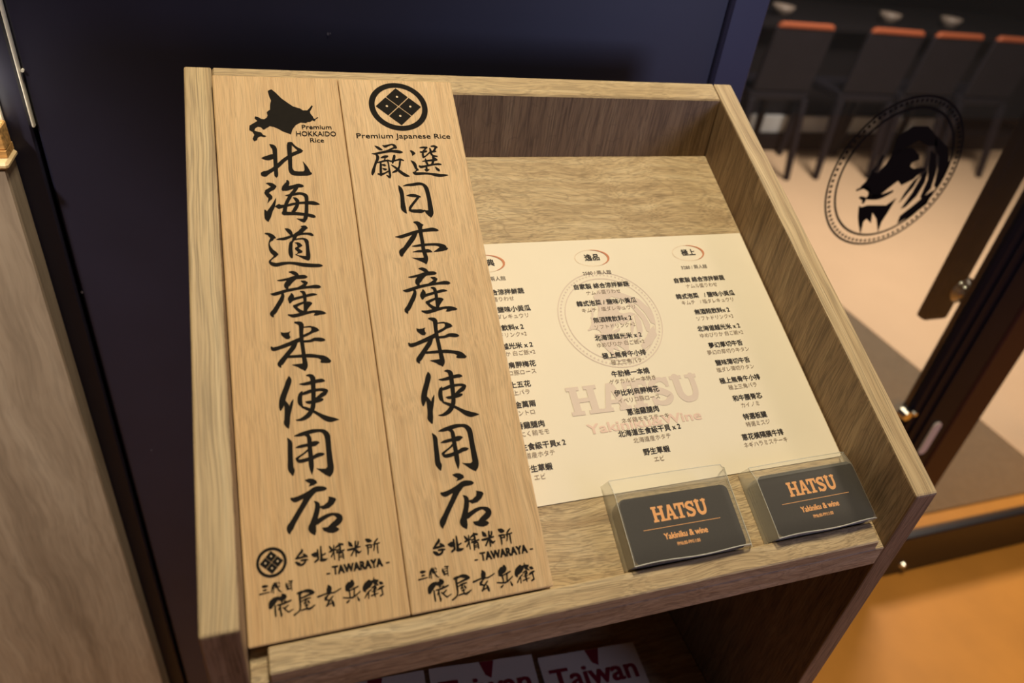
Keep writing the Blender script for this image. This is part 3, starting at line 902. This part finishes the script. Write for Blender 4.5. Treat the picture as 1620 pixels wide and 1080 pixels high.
def make_chair():
    t = empty('dining_chair')
    bm = bmesh.new()
    box(bm, -.185, .185, -.18, .155, .42, .47, .012, 2)
    link_mesh('seat', bm, M_chairw, t)
    bm = bmesh.new()
    hexa(bm, [(-.175, -.185, .47), (.175, -.185, .47), (.175, -.16, .47), (-.175, -.16, .47),
              (-.175, -.225, .781), (.175, -.225, .781), (.175, -.20, .781), (-.175, -.20, .781)], .006)
    link_mesh('backrest', bm, M_chairw, t)
    bm = bmesh.new()
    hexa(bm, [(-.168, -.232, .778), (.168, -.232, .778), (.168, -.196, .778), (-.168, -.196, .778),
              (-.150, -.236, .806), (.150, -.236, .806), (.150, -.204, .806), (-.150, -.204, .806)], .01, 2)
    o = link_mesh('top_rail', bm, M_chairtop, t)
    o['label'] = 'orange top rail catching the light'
    for sx in (-1, 1):
        for y0, y1 in ((-.23, -.17), (.135, .13)):
            bm = bmesh.new()
            hexa(bm, [(sx * .185 - .014, y0 - .014, 0), (sx * .185 + .014, y0 - .014, 0), (sx * .185 + .014, y0 + .014, 0), (sx * .185 - .014, y0 + .014, 0),
                      (sx * .165 - .02, y1 - .02, .43), (sx * .165 + .02, y1 - .02, .43), (sx * .165 + .02, y1 + .02, .43), (sx * .165 - .02, y1 + .02, .43)], .003)
            link_mesh('leg', bm, M_chairw, t)
    return t


def copy_tree(o, parent=None):
    c = o.copy()
    C.objects.link(c)
    c.parent = parent
    for ch in list(o.children):
        copy_tree(ch, c)
    return c


ch0 = make_chair()
chair_spots = ((2.62, 3.06, 0.0, 'dark dining chair nearest the door jamb, orange top rail, behind glass'),
               (3.20, 3.06, -0.03, 'dark dining chair second from the door jamb, seen above the bull emblem'),
               (3.61, 3.06, 0.02, 'dark dining chair third from the door jamb, behind the pull handle side'),
               (4.06, 3.06, -0.02, 'dark dining chair farthest from the door jamb, at the right frame edge'))
for i, (x, y, rz, lab) in enumerate(chair_spots):
    o = ch0 if i == 0 else copy_tree(ch0)
    o.location = (x, y, FZ + .003)
    o.rotation_euler = (0, 0, rz)
    tag(o, lab, 'chair', 'dining chairs along the counter')
for i, (x, y, lab) in enumerate(((2.90, 3.42, 'small pale bowl on the dark counter behind the first chair'),
                                 (3.67, 3.42, 'pale bowl on the dark counter between second and third chairs'),
                                 (4.15, 3.42, 'pale bowl on the dark counter behind the last chair'))):
    bm = bmesh.new()
    lathe(bm, [(.03, 0), (.036, .004), (.055, .03), (.064, .055), (.06, .055), (.05, .03), (.0, .012)][:-1], 20)
    o = link_mesh('bowl', bm, M_plate, None, True)
    o.location = (x, y, FZ + .735)
    tag(o, lab, 'bowl', 'bowls on the counter')

# ------------------------------------------------------------------ cabinet at the left with box and lamp
cb = tag(empty('side_cabinet', (-0.6, 0.455, FZ)), 'tall pale wood grain cabinet against the dark wall at left edge', 'cabinet')
slab('cabinet_body', -0.45, 0.443, -0.013, 0.019, 0.0, 1.0745, M_cab, cb, .0015)
slab('top_board', -0.45, 0.446, -0.016, 0.020, 1.075, 1.081, M_cabtop, cb, .002)
bx = tag(empty('wooden_box', (-0.22, 0.463, FZ + 1.0813)), 'yellow wooden box standing on the pale cabinet at left edge', 'box')
slab('box_body', -0.10, 0.064, -0.012, 0.012, 0, .006, M_boxw, bx)
slab('box_side', -0.10, 0.064, -0.010, 0.010, .0062, .026, M_boxw, bx, .001)
lp = tag(empty('table_lamp', (-0.20, 0.462, FZ + 1.1076)), 'glowing white lamp on top of the yellow wooden box', 'lamp')
slab('lamp_base', -0.05, 0.036, -0.009, 0.009, 0, .002, M_cabtop, lp)
slab('lamp_shade', -0.05, 0.038, -0.008, 0.008, .0022, .05, M_lamp, lp, .002)

# ------------------------------------------------------------------ lectern
W_, T_, TB, LL, H_ = 0.504, 0.0206, 0.0227, 0.4261, 0.0513
YB = LL * CA
lec = tag(empty('menu_lectern', (W_ / 2, YB / 2, FZ)), 'oak laminate menu stand with a sloping open tray in front of the dark wall', 'stand')
LX, LY = W_ / 2, YB / 2


def side_panel(x0, x1):
    bm = bmesh.new()
    zt = LL * SA
    hexa(bm, [(x0 - LX, -LY, 0), (x1 - LX, -LY, 0), (x1 - LX, YB - LY, 0), (x0 - LX, YB - LY, 0),
              (x0 - LX, -LY, -FZ), (x1 - LX, -LY, -FZ), (x1 - LX, YB - LY, zt - FZ), (x0 - LX, YB - LY, zt - FZ)], .0016, 2)
    bm.normal_update()
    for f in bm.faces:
        f.material_index = 1 if f.normal.z > 0.5 else 0  # sloping top in light oak, upright faces in the shaded copy
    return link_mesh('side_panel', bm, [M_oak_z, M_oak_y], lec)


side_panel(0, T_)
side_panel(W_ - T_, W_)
bm = bmesh.new()
y0, y1 = (LL - TB) * CA, YB
x0, x1 = T_ + .0003, W_ - T_ - .0003
z0_, z1_ = (LL - TB) * SA, LL * SA
hexa(bm, [(x0 - LX, y0 - LY, .06), (x1 - LX, y0 - LY, .06), (x1 - LX, y1 - LY, .06), (x0 - LX, y1 - LY, .06),
          (x0 - LX, y0 - LY, z0_ - FZ), (x1 - LX, y0 - LY, z0_ - FZ), (x1 - LX, y1 - LY, z1_ - FZ), (x0 - LX, y1 - LY, z1_ - FZ)], .0012, 1)
bm.normal_update()
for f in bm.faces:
    f.material_index = 1 if f.normal.z > 0.5 else 0  # top edge light, the rest painted with the shaded oak
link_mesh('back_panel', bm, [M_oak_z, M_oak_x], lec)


def tilted(name, bm, m, parent, loc):
    """mesh drawn in tray coordinates (u, s, n)"""
    o = link_mesh(name, bm, m, parent)
    o.rotation_euler = (A, 0, 0)
    o.location = loc
    return o


LOC = (-LX, -LY, -FZ)
bm = bmesh.new()       # the tray floor, its front cut plumb
sf = -H_ * math.tan(A)  # where y = 0 on the floor plane
sfn = sf * -1
s_front = -H_ * SA / CA
TT = .018
hexa(bm, [(x0, s_front - TT * math.tan(A), -H_ - TT), (x1, s_front - TT * math.tan(A), -H_ - TT),
          (x1, (y0 - (H_ + TT) * SA) / CA - .0004, -H_ - TT), (x0, (y0 - (H_ + TT) * SA) / CA - .0004, -H_ - TT),
          (x0, s_front, -H_), (x1, s_front, -H_), (x1, (y0 - H_ * SA) / CA - .0004, -H_), (x0, (y0 - H_ * SA) / CA - .0004, -H_)], .0006)
tilted('tray_floor', bm, M_tray, lec, LOC)
bm = bmesh.new()
rh = .0088
hexa(bm, [(.0316, s_front, -H_ + .0002), (.4735, s_front, -H_ + .0002), (.4735, -.0052, -H_ + .0002), (.0316, -.0052, -H_ + .0002),
          (.0316, s_front + rh * math.tan(A), -H_ + rh), (.4735, s_front + rh * math.tan(A), -H_ + rh), (.4735, -.0052, -H_ + rh), (.0316, -.0052, -H_ + rh)], .0008)
tilted('tray_rail', bm, M_oak_x, lec, LOC)
# lower compartment: a shelf
SHZ = -0.40
slab('shelf', x0 - LX, x1 - LX, .004 - LY, y0 - .0005 - LY, SHZ - .018 - FZ, SHZ - FZ, M_oak_x, lec, .001)
slab('base_board', x0 - LX, x1 - LX, .004 - LY, y0 - .0005 - LY, .04, .058, M_oak_x, lec, .001)

# ------------------------------------------------------------------ the two sign boards
BB = Vector((0.0, 0.0143, -0.0400))
BVa = math.atan2(.5357, .8444)
BT, BW, BL = .0085, .0944, .4142


def glyph_line(bm, names, z, f=lambda x, y: (x, y), k=1.0):
    for nme in names:
        draw_glyph(bm, GLYPHS[nme], z, f, k, sub=4)


def emblem(bm, bm2, cx, cy, R, z):
    annulus(bm, cx, cy, R * .805, R, z)
    d = R * .80
    g = R * .028
    for kx, ky in ((0, 1), (0, -1), (1, 0), (-1, 0)):
        ox, oy = cx + kx * (d / 2), cy + ky * (d / 2)
        hd = d / 2 - g
        outline(bm, [(ox, oy + hd), (ox - hd, oy), (ox, oy - hd), (ox + hd, oy)], z)
        disc(bm2, ox, oy, max(R * .04, .0005), z + .0002, 12)


def sim(p0, p1, q0, q1):
    a_ = complex(*p1) - complex(*p0)
    b_ = complex(*q1) - complex(*q0)
    r = b_ / a_
    def f(x, y):
        c = complex(*q0) + (complex(x, y) - complex(*p0)) * r
        return (c.real, c.imag)
    return f


def sign_board(u0, m, label, rz=0.0):
    t = empty('sign_board', BB + Vector((u0, 0, 0)), (BVa, 0, 0))
    tag(t, label, 'sign', 'lettered boards leaning in the tray')
    bm = bmesh.new()
    box(bm, 0, BW, 0, BL, -BT, 0, .0011, 2)
    link_mesh('board', bm, m, t)
    return t


ZP = .00025
M_dot = plain('bare_timber_dot', srgb(226, 200, 160), 0.7)
UL, UR = .0210, .1158
left = sign_board(UL, M_ply, 'left timber board with a black island map at top and crest at foot')
right = sign_board(UR, M_ply2, 'right timber board with a large round crest of four squares at top')

bm, bm2 = bmesh.new(), bmesh.new()
sh = lambda x, y: (x - UL, y)
glyph_line(bm, '北海道産米使用店', ZP, sh)
link_mesh('brush_lettering', bm, M_ink, left)
bm = bmesh.new()
draw_glyph(bm, GLYPHS['map'], ZP, sh)
link_mesh('island_map', bm, M_ink, left)
bm = bmesh.new()
emblem(bm, bm2, .0373 - UL, .0457, .0088, ZP)
em = link_mesh('crest', bm, M_ink, left)
link_mesh('crest_dot', bm2, M_dot, em)
bm_small_l = bmesh.new()
glyph_line(bm_small_l, ('台北精米所', '俵屋', '玄兵衛'), ZP, sh, 1.12)
text(bm_small_l, 'TAWARAYA', .0071, (.0872 - UL, .0343), ZP, offset=.00034, width=.0302, rot=-.008)
text(bm_small_l, '-', .0060, (.0693 - UL, .0338), ZP, offset=.0002, width=.0019)
text(bm_small_l, '-', .0060, (.1056 - UL, .0340), ZP, offset=.0002, width=.0019)
bm_cap_l = bmesh.new()
text(bm_cap_l, 'Premium', .0056, (.0947 - UL, .3655), ZP, offset=.00006, width=.0222)
text(bm_cap_l, 'HOKKAIDO', .0064, (.0938 - UL, .3591), ZP, offset=.00004, width=.0298)
text(bm_cap_l, 'Rice', .0058, (.0938 - UL, .3531), ZP, offset=.00006, width=.0102)

bm, bm2 = bmesh.new(), bmesh.new()
glyph_line(bm, '厳選日本', ZP, lambda x, y: (x - UR, y))
fm = sim((.0501, .2244), (.0787, .0586), (.1420, .2207), (.1746, .0470))
glyph_line(bm, '産米使用店', ZP, lambda x, y: (fm(x, y)[0] - UR, fm(x, y)[1]))
link_mesh('brush_lettering', bm, M_ink, right)
bm = bmesh.new()
emblem(bm, bm2, .1617 - UR, .3870, .0240, ZP)
em = link_mesh('crest', bm, M_ink, right)
link_mesh('crest_dot', bm2, M_dot, em)
bm_small_r = bmesh.new()
f1 = sim((.0512, .0454), (.1020, .0463), (.1352, .0372), (.1885, .0381))
f2 = sim((.0295, .0285), (.1013, .0201), (.1232, .0198), (.1987, .0117))
glyph_line(bm_small_r, ('台北精米所',), ZP, lambda x, y: (f1(x, y)[0] - UR, f1(x, y)[1]), 1.25)
glyph_line(bm_small_r, ('俵屋', '玄兵衛'), ZP, lambda x, y: (f2(x, y)[0] - UR, f2(x, y)[1]), 1.12)
text(bm_small_r, 'TAWARAYA', .0074, (.1808 - UR, .0263), ZP, offset=.00034, width=.0320, rot=-.006)
text(bm_small_r, '-', .0062, (.1617 - UR, .0258), ZP, offset=.0002, width=.0020)
text(bm_small_r, '-', .0062, (.1998 - UR, .0262), ZP, offset=.0002, width=.0020)
bm_cap_r = bmesh.new()
text(bm_cap_r, 'Premium Japanese Rice', .0066, (.1622 - UR, .3575), ZP, offset=.00004, width=.0757)

# ------------------------------------------------------------------ the menu sheet on the tray floor
MX0, MX1, MY0, MY1 = .1578, .4811, .0512, .2792
menu = empty('menu_sheet', tray((MX0 + MX1) / 2, (MY0 + MY1) / 2, -H_ + .0004), (A, 0, 0))
tag(menu, 'cream menu sheet printed with three columns of dishes, flat in the tray', 'menu')
mx, my = (MX0 + MX1) / 2, (MY0 + MY1) / 2
slab('paper', MX0 - mx, MX1 - mx, MY0 - my, MY1 - my, 0, .0004, M_paper, menu)
Z1, Z2, Z3 = .0006, .0008, .0010
bm = bmesh.new()
KR = .0467 / RR


def wmf(x, y):
    return (.3182 - mx + (x - CX) * KR, .1975 - my + (y - CZ) * KR)


draw_glyph(bm, GLYPHS['bull'], Z1, wmf, sub=3)
wx, wy, wr = .3182 - mx, .1975 - my, .0467
annulus(bm, wx, wy, wr - .0009, wr, Z1, 72)
annulus(bm, wx, wy, wr * .865 - .0009, wr * .865, Z1, 72)
for i in range(80):
    an = 2 * pi * i / 80
    disc(bm, wx + wr * .935 * cos(an), wy + wr * .935 * sin(an), .0009, Z1, 6)
slab_word(bm, lambda x, y: (.2600 - mx + x * .1165 / SLAB_W, .1148 - my + y * .0240), Z1)
link_mesh('watermark', bm, M_wm, menu)
bm_w2 = bmesh.new()
text(bm_w2, 'Yakiniku&Wine', .0112, (.3183 - mx, .1022 - my), Z1, offset=.0003, width=.0990)
menu_cols = []
COLS = [
    (.2222, '經典', '1680 / 兩人館',
     [('自家製 綜合涼拌鮮蔬', 'ナムル盛りわせ'), ('韓式泡菜 / 鹽味小黃瓜', 'キムチ / 塩ダレキュウリ'), ('無酒精飲料x 2', 'ソフトドリンク×2'),
      ('北海道越光米 x 2', 'ゆめぴりか 白ご飯×2'), ('伊比利肩胛梅花', 'イベリコ豚ロース'), ('極上五花', '極上バラ'),
      ('黃金萬兩', 'トントロ'), ('蒜香雞腿肉', 'にんにく鶏モモ'), ('北海道生食級干貝x 2', '北海道産ホタテ'), ('野生草蝦', 'エビ')]),
    (.3194, '逸品', '2580 / 兩人館',
     [('自家製 綜合涼拌鮮蔬', 'ナムル盛りわせ'), ('韓式泡菜 / 鹽味小黃瓜', 'キムチ / 塩ダレキュウリ'), ('無酒精飲料x 2', 'ソフトドリンク×2'),
      ('北海道越光米 x 2', 'ゆめぴりか 白ご飯×2'), ('極上無骨牛小排', '極上三角バラ'), ('牛肋條一本燒', 'ゲタカルビー本焼き'),
      ('伊比利肩胛梅花', 'イベリコ豚ロース'), ('蔥油雞腿肉', 'ネギ鶏モモステーキ'), ('北海道生食級干貝 x 2', '北海道産ホタテ'), ('野生草蝦', 'エビ')]),
    (.4166, '極上', '3280 / 兩人館',
     [('自家製 綜合涼拌鮮蔬', 'ナムル盛りわせ'), ('韓式泡菜　/ 鹽味小黃瓜', 'キムチ　/ 塩ダレキュウリ'), ('無酒精飲料x 2', 'ソフトドリンク×2'),
      ('北海道越光米 x 2', 'ゆめぴりか 白ご飯×2'), ('夢幻厚切牛舌', '夢幻の厚切り牛タン'), ('鹽味薄切牛舌', '塩ダレ薄切りタン'),
      ('極上無骨牛小排', '極上三角バラ'), ('和牛腰脊芯', 'カイノミ'), ('特選板腱', '特選ミスジ'), ('蔥花橫隔膜牛排', 'ネギハラミステーキ')]),
]
for cx, head, price, rows in COLS:
    bm_ring, bm_main, bm_sub, bm_price = bmesh.new(), bmesh.new(), bmesh.new(), bmesh.new()
    menu_cols.append((bm_ring, bm_main, bm_sub, bm_price))
    text(bm_main, head, .0074, (cx - mx, .2594 - my), Z2, offset=.00014)
    text(bm_price, price, .0047, (cx - mx, .2433 - my), Z2)
    cxx, cyy = cx - mx, .2593 - my
    # crescent ring, thick and orange on its right side
    n = 64
    for i in range(n):
        a0, a1 = 2 * pi * i / n, 2 * pi * (i + 1) / n
        def wid(an):
            return .0003 + .0019 * max(0.0, cos(an - .25)) ** 1.5
        am = (a0 + a1) / 2
        tgt, mi = bm_ring, 0 if cos(am - .25) > .25 else 1
        q = []
        for an, inner in ((a0, 0), (a1, 0), (a1, 1), (a0, 1)):
            rx, ry = .0166, .0087
            k = wid(an)
            q.append(tgt.verts.new((cxx + (rx - (k if inner else 0)) * cos(an), cyy + (ry - (k * .6 if inner else 0)) * sin(an), Z2)))
        tgt.faces.new(q).material_index = mi
    for i, (a_, b_) in enumerate(rows):
        y = .2299 - .01683 * i
        text(bm_main, a_, .0057, (cx - mx, y - my), Z2, offset=.00011)
        text(bm_sub, b_, .0047, (cx - mx, y - .0066 - my), Z2)
bm_card = []

# ------------------------------------------------------------------ business cards in clear sleeves
CW, CH, CR, CTH = .0885, .0462, .0048, .00082


def rounded(w, h, r, n=5):
    p = []
    for cx, cy, a0 in ((w - r, h - r, 0), (r, h - r, pi / 2), (r, r, pi), (w - r, r, 3 * pi / 2)):
        for k in range(n):
            an = a0 + (pi / 2) * k / (n - 1)
            p.append((cx + r * cos(an), cy + r * sin(an)))
    return p


def card_mesh(top_dark=False):
    bm = bmesh.new()
    p = rounded(CW, CH, CR)
    lo = [bm.verts.new((x, y, 0)) for x, y in p]
    hi = [bm.verts.new((x, y, CTH)) for x, y in p]
    n = len(p)
    bm.faces.new(list(reversed(lo)))
    f = bm.faces.new(hi)
    f.material_index = 1
    for i in range(n):
        bm.faces.new((lo[i], lo[(i + 1) % n], hi[(i + 1) % n], hi[i]))
    return bm


def card_print(f):
    """white rectangle-free black card: word, rule, two lines"""
    z = CTH + .00012
    b = bmesh.new()
    slab_word(b, lambda x, y: (.0225 + x * .0445 / SLAB_W, .0270 + y * .0110), z)
    outline(b, [(.0125, .0225), (.0745, .0225), (.0745, .0229), (.0125, .0229)], z)
    text(b, 'Yakiniku & wine', .0060, (.0440, .0162), z, offset=.00022, width=.0345)
    text(b, 'PM6:00-PM11:00', .0034, (.0440, .0100), z, offset=.00008, width=.0182)
    return b


def card_stack(u0, s0, count, rz, side, beside, seed):
    rnd = random.Random(seed)
    first = None
    for k in range(count):
        n = -H_ + .0011 + k * (CTH + .00012)
        top = k == count - 1
        if first is None:
            root = empty('business_card')
            cm = link_mesh('card', card_mesh(), [M_cardw, M_cardb], root)
            first = root
        elif not top:
            root = copy_tree(first)
        else:
            root = copy_tree(first)
            b = card_print(None)
            bm_card.append((b, root))
        root.location = tray(u0 + rnd.uniform(-.0004, .0004), s0 + rnd.uniform(-.0003, .0003), n)
        root.rotation_euler = (A, 0, 0)
        root.rotation_euler.rotate_axis('Z', rz + rnd.uniform(-.004, .004))
        if top:
            tag(root, f'black business card with orange lettering on top of the stack in the {side} sleeve', 'card')
        else:
            tag(root, f'business card inside the stack of the {side} clear sleeve, {beside}', 'card', f'cards stacked in the {side} sleeve')
    return -H_ + .0011 + count * (CTH + .00012)


def sleeve(u0, s0, u1, s1, ntop, cu1, rz, label, flare):
    """clear pouch: back sheet, front sheet over the cards, folded left and front walls, weld line round the rim"""
    hgt = ntop + H_
    root = empty('card_sleeve', tray(u0, s0, -H_ + .0004), (A, 0, 0))
    root.rotation_euler.rotate_axis('Z', rz)
    tag(root, label, 'sleeve')
    w, l = u1 - u0, s1 - s0
    cw = cu1 - u0
    bm = bmesh.new()
    nu, nv = 22, 10
    grid = []
    for j in range(nv + 1):
        row = []
        for i in range(nu + 1):
            x = w * i / nu
            y = l * j / nv
            h = hgt + .0006
            if x > cw:
                t = (x - cw) / max(w - cw, 1e-6)
                h = hgt * (1 - t) ** 1.4 + .0009
            if j >= 8:                                    # the open mouth sags and flares
                t = (y / l - .8) / .2
                h = h * (1 - t) + (h * .72 + flare * math.sin(pi * x / w) * .5 + .0008) * t
            if j == 0:
                h -= .0006
            row.append(bm.verts.new((x, y + (.0006 * math.sin(9 * x / w) if j == 0 else 0), h)))
        grid.append(row)
    for j in range(nv):
        for i in range(nu):
            bm.faces.new((grid[j][i], grid[j][i + 1], grid[j + 1][i + 1], grid[j + 1][i])).material_index = int(j >= 8)
    rim = [tuple(v.co) for v in grid[0]] + [tuple(grid[j][-1].co) for j in range(1, nv + 1)] + \
          [tuple(v.co) for v in reversed(grid[-1][:-1])] + [tuple(grid[j][0].co) for j in range(nv - 1, 0, -1)]
    leftedge = [tuple(grid[j][0].co) for j in range(nv + 1)]
    frontedge = [tuple(v.co) for v in grid[0]]
    link_mesh('front_sheet', bm, [M_vinyl, M_vinyl_mouth], root, True)
    bm = bmesh.new()
    box(bm, -.002, w, 0, l - .004, -.0002, .0002)
    link_mesh('back_sheet', bm, M_vinyl, root)
    bm = bmesh.new()
    a_ = [bm.verts.new(p) for p in leftedge]
    b_ = [bm.verts.new((-.002, p[1], .0003)) for p in leftedge]
    for i in range(nv):
        bm.faces.new((a_[i], a_[i + 1], b_[i + 1], b_[i]))
    link_mesh('side_fold', bm, M_vinyl_side, root, True)
    bm = bmesh.new()
    a_ = [bm.verts.new(p) for p in frontedge]
    b_ = [bm.verts.new((p[0], -.0002, .0003)) for p in frontedge]
    for i in range(nu):
        bm.faces.new((a_[i], b_[i], b_[i + 1], a_[i + 1]))
    link_mesh('front_fold', bm, M_vinyl_side, root, True)
    bm = bmesh.new()
    n = len(rim)
    for i in range(n):
        p, q = Vector(rim[i]), Vector(rim[(i + 1) % n])
        if (p - q).length > 1e-5:
            r = .00042 if (i < nu) else .00028
            tube(bm, p, q, r, n=5, cap=False)
    link_mesh('weld', bm, M_weld, root, True)
    return root


N1 = card_stack(.2686, -.0036, 15, -.012, 'left', 'only its pale edge showing', 3)
N2 = card_stack(.3842, -.0042, 17, .004, 'right', 'only its pale edge showing', 4)
sleeve(.2672, -.0034, .3700, .0580, N1, .3600, -.010, 'clear vinyl sleeve of black cards, the left one on the tray', .003)
sleeve(.3828, -.0044, .4790, .0505, N2, .4740, .004, 'clear vinyl sleeve of black cards, the right one by the side panel', .003)

# ------------------------------------------------------------------ brochures on the shelf below
M_brs = plain('brochure_pages', srgb(190, 184, 176), 0.8)
bro_txt = []


def brochure(xl, xr, yt, rz, label):
    w_, l_ = xr - xl, .150
    t = empty('brochure', (xl, yt, SHZ + .0002), (0, 0, rz))
    tag(t, label, 'brochure', 'brochures on the lower shelf')
    slab('pages', 0, w_, -l_, 0, 0, .006, M_brs, t, .0004)
    slab('cover', -.0005, w_ + .0005, -l_ - .0005, .0005, .0061, .0069, M_broch, t)
    b = bmesh.new()
    outline(b, [(w_ * .48, -.0002), (w_ * .62, -.0002), (w_ * .57, -.020), (w_ * .52, -.016)], .0071)
    link_mesh('red_mark', b, M_red, t)
    b = bmesh.new()
    text(b, 'Taiwan', .034, (w_ * .5, -.030), .0071, offset=.0008, width=w_ * .86)
    bro_txt.append((b, t))


brochure(.3005, .4165, .1565, -.066, 'white brochure with red lettering on the lower shelf, nearest the right panel')
brochure(.1785, .2945, .1730, -.09, 'white brochure with red lettering on the lower shelf, in the middle')
brochure(.0560, .1720, .1790, -.05, 'white brochure on the lower shelf, nearest the left panel, mostly hidden')

# ------------------------------------------------------------------ set all type, then link the printed parts
run_text()
link_mesh('small_lettering', bm_small_l, M_ink, left)
link_mesh('caption', bm_cap_l, M_ink, left)
link_mesh('caption', bm_cap_r, M_ink, right)
link_mesh('small_lettering', bm_small_r, M_ink, right)
link_mesh('watermark_line', bm_w2, M_wm2, menu)
M_price = plain('price_print', srgb(96, 84, 74), 0.8)
for r_, m_, s_, p_ in menu_cols:
    link_mesh('heading_ring', r_, [M_ring, M_ringp], menu)
    link_mesh('dish_names', m_, M_txt, menu)
    link_mesh('dish_subtitles', s_, M_sub, menu)
    link_mesh('price_line', p_, M_price, menu)
for b, r in bm_card:
    link_mesh('lettering', b, M_orange, r)
for b, r in bro_txt:
    link_mesh('lettering', b, M_red, r)
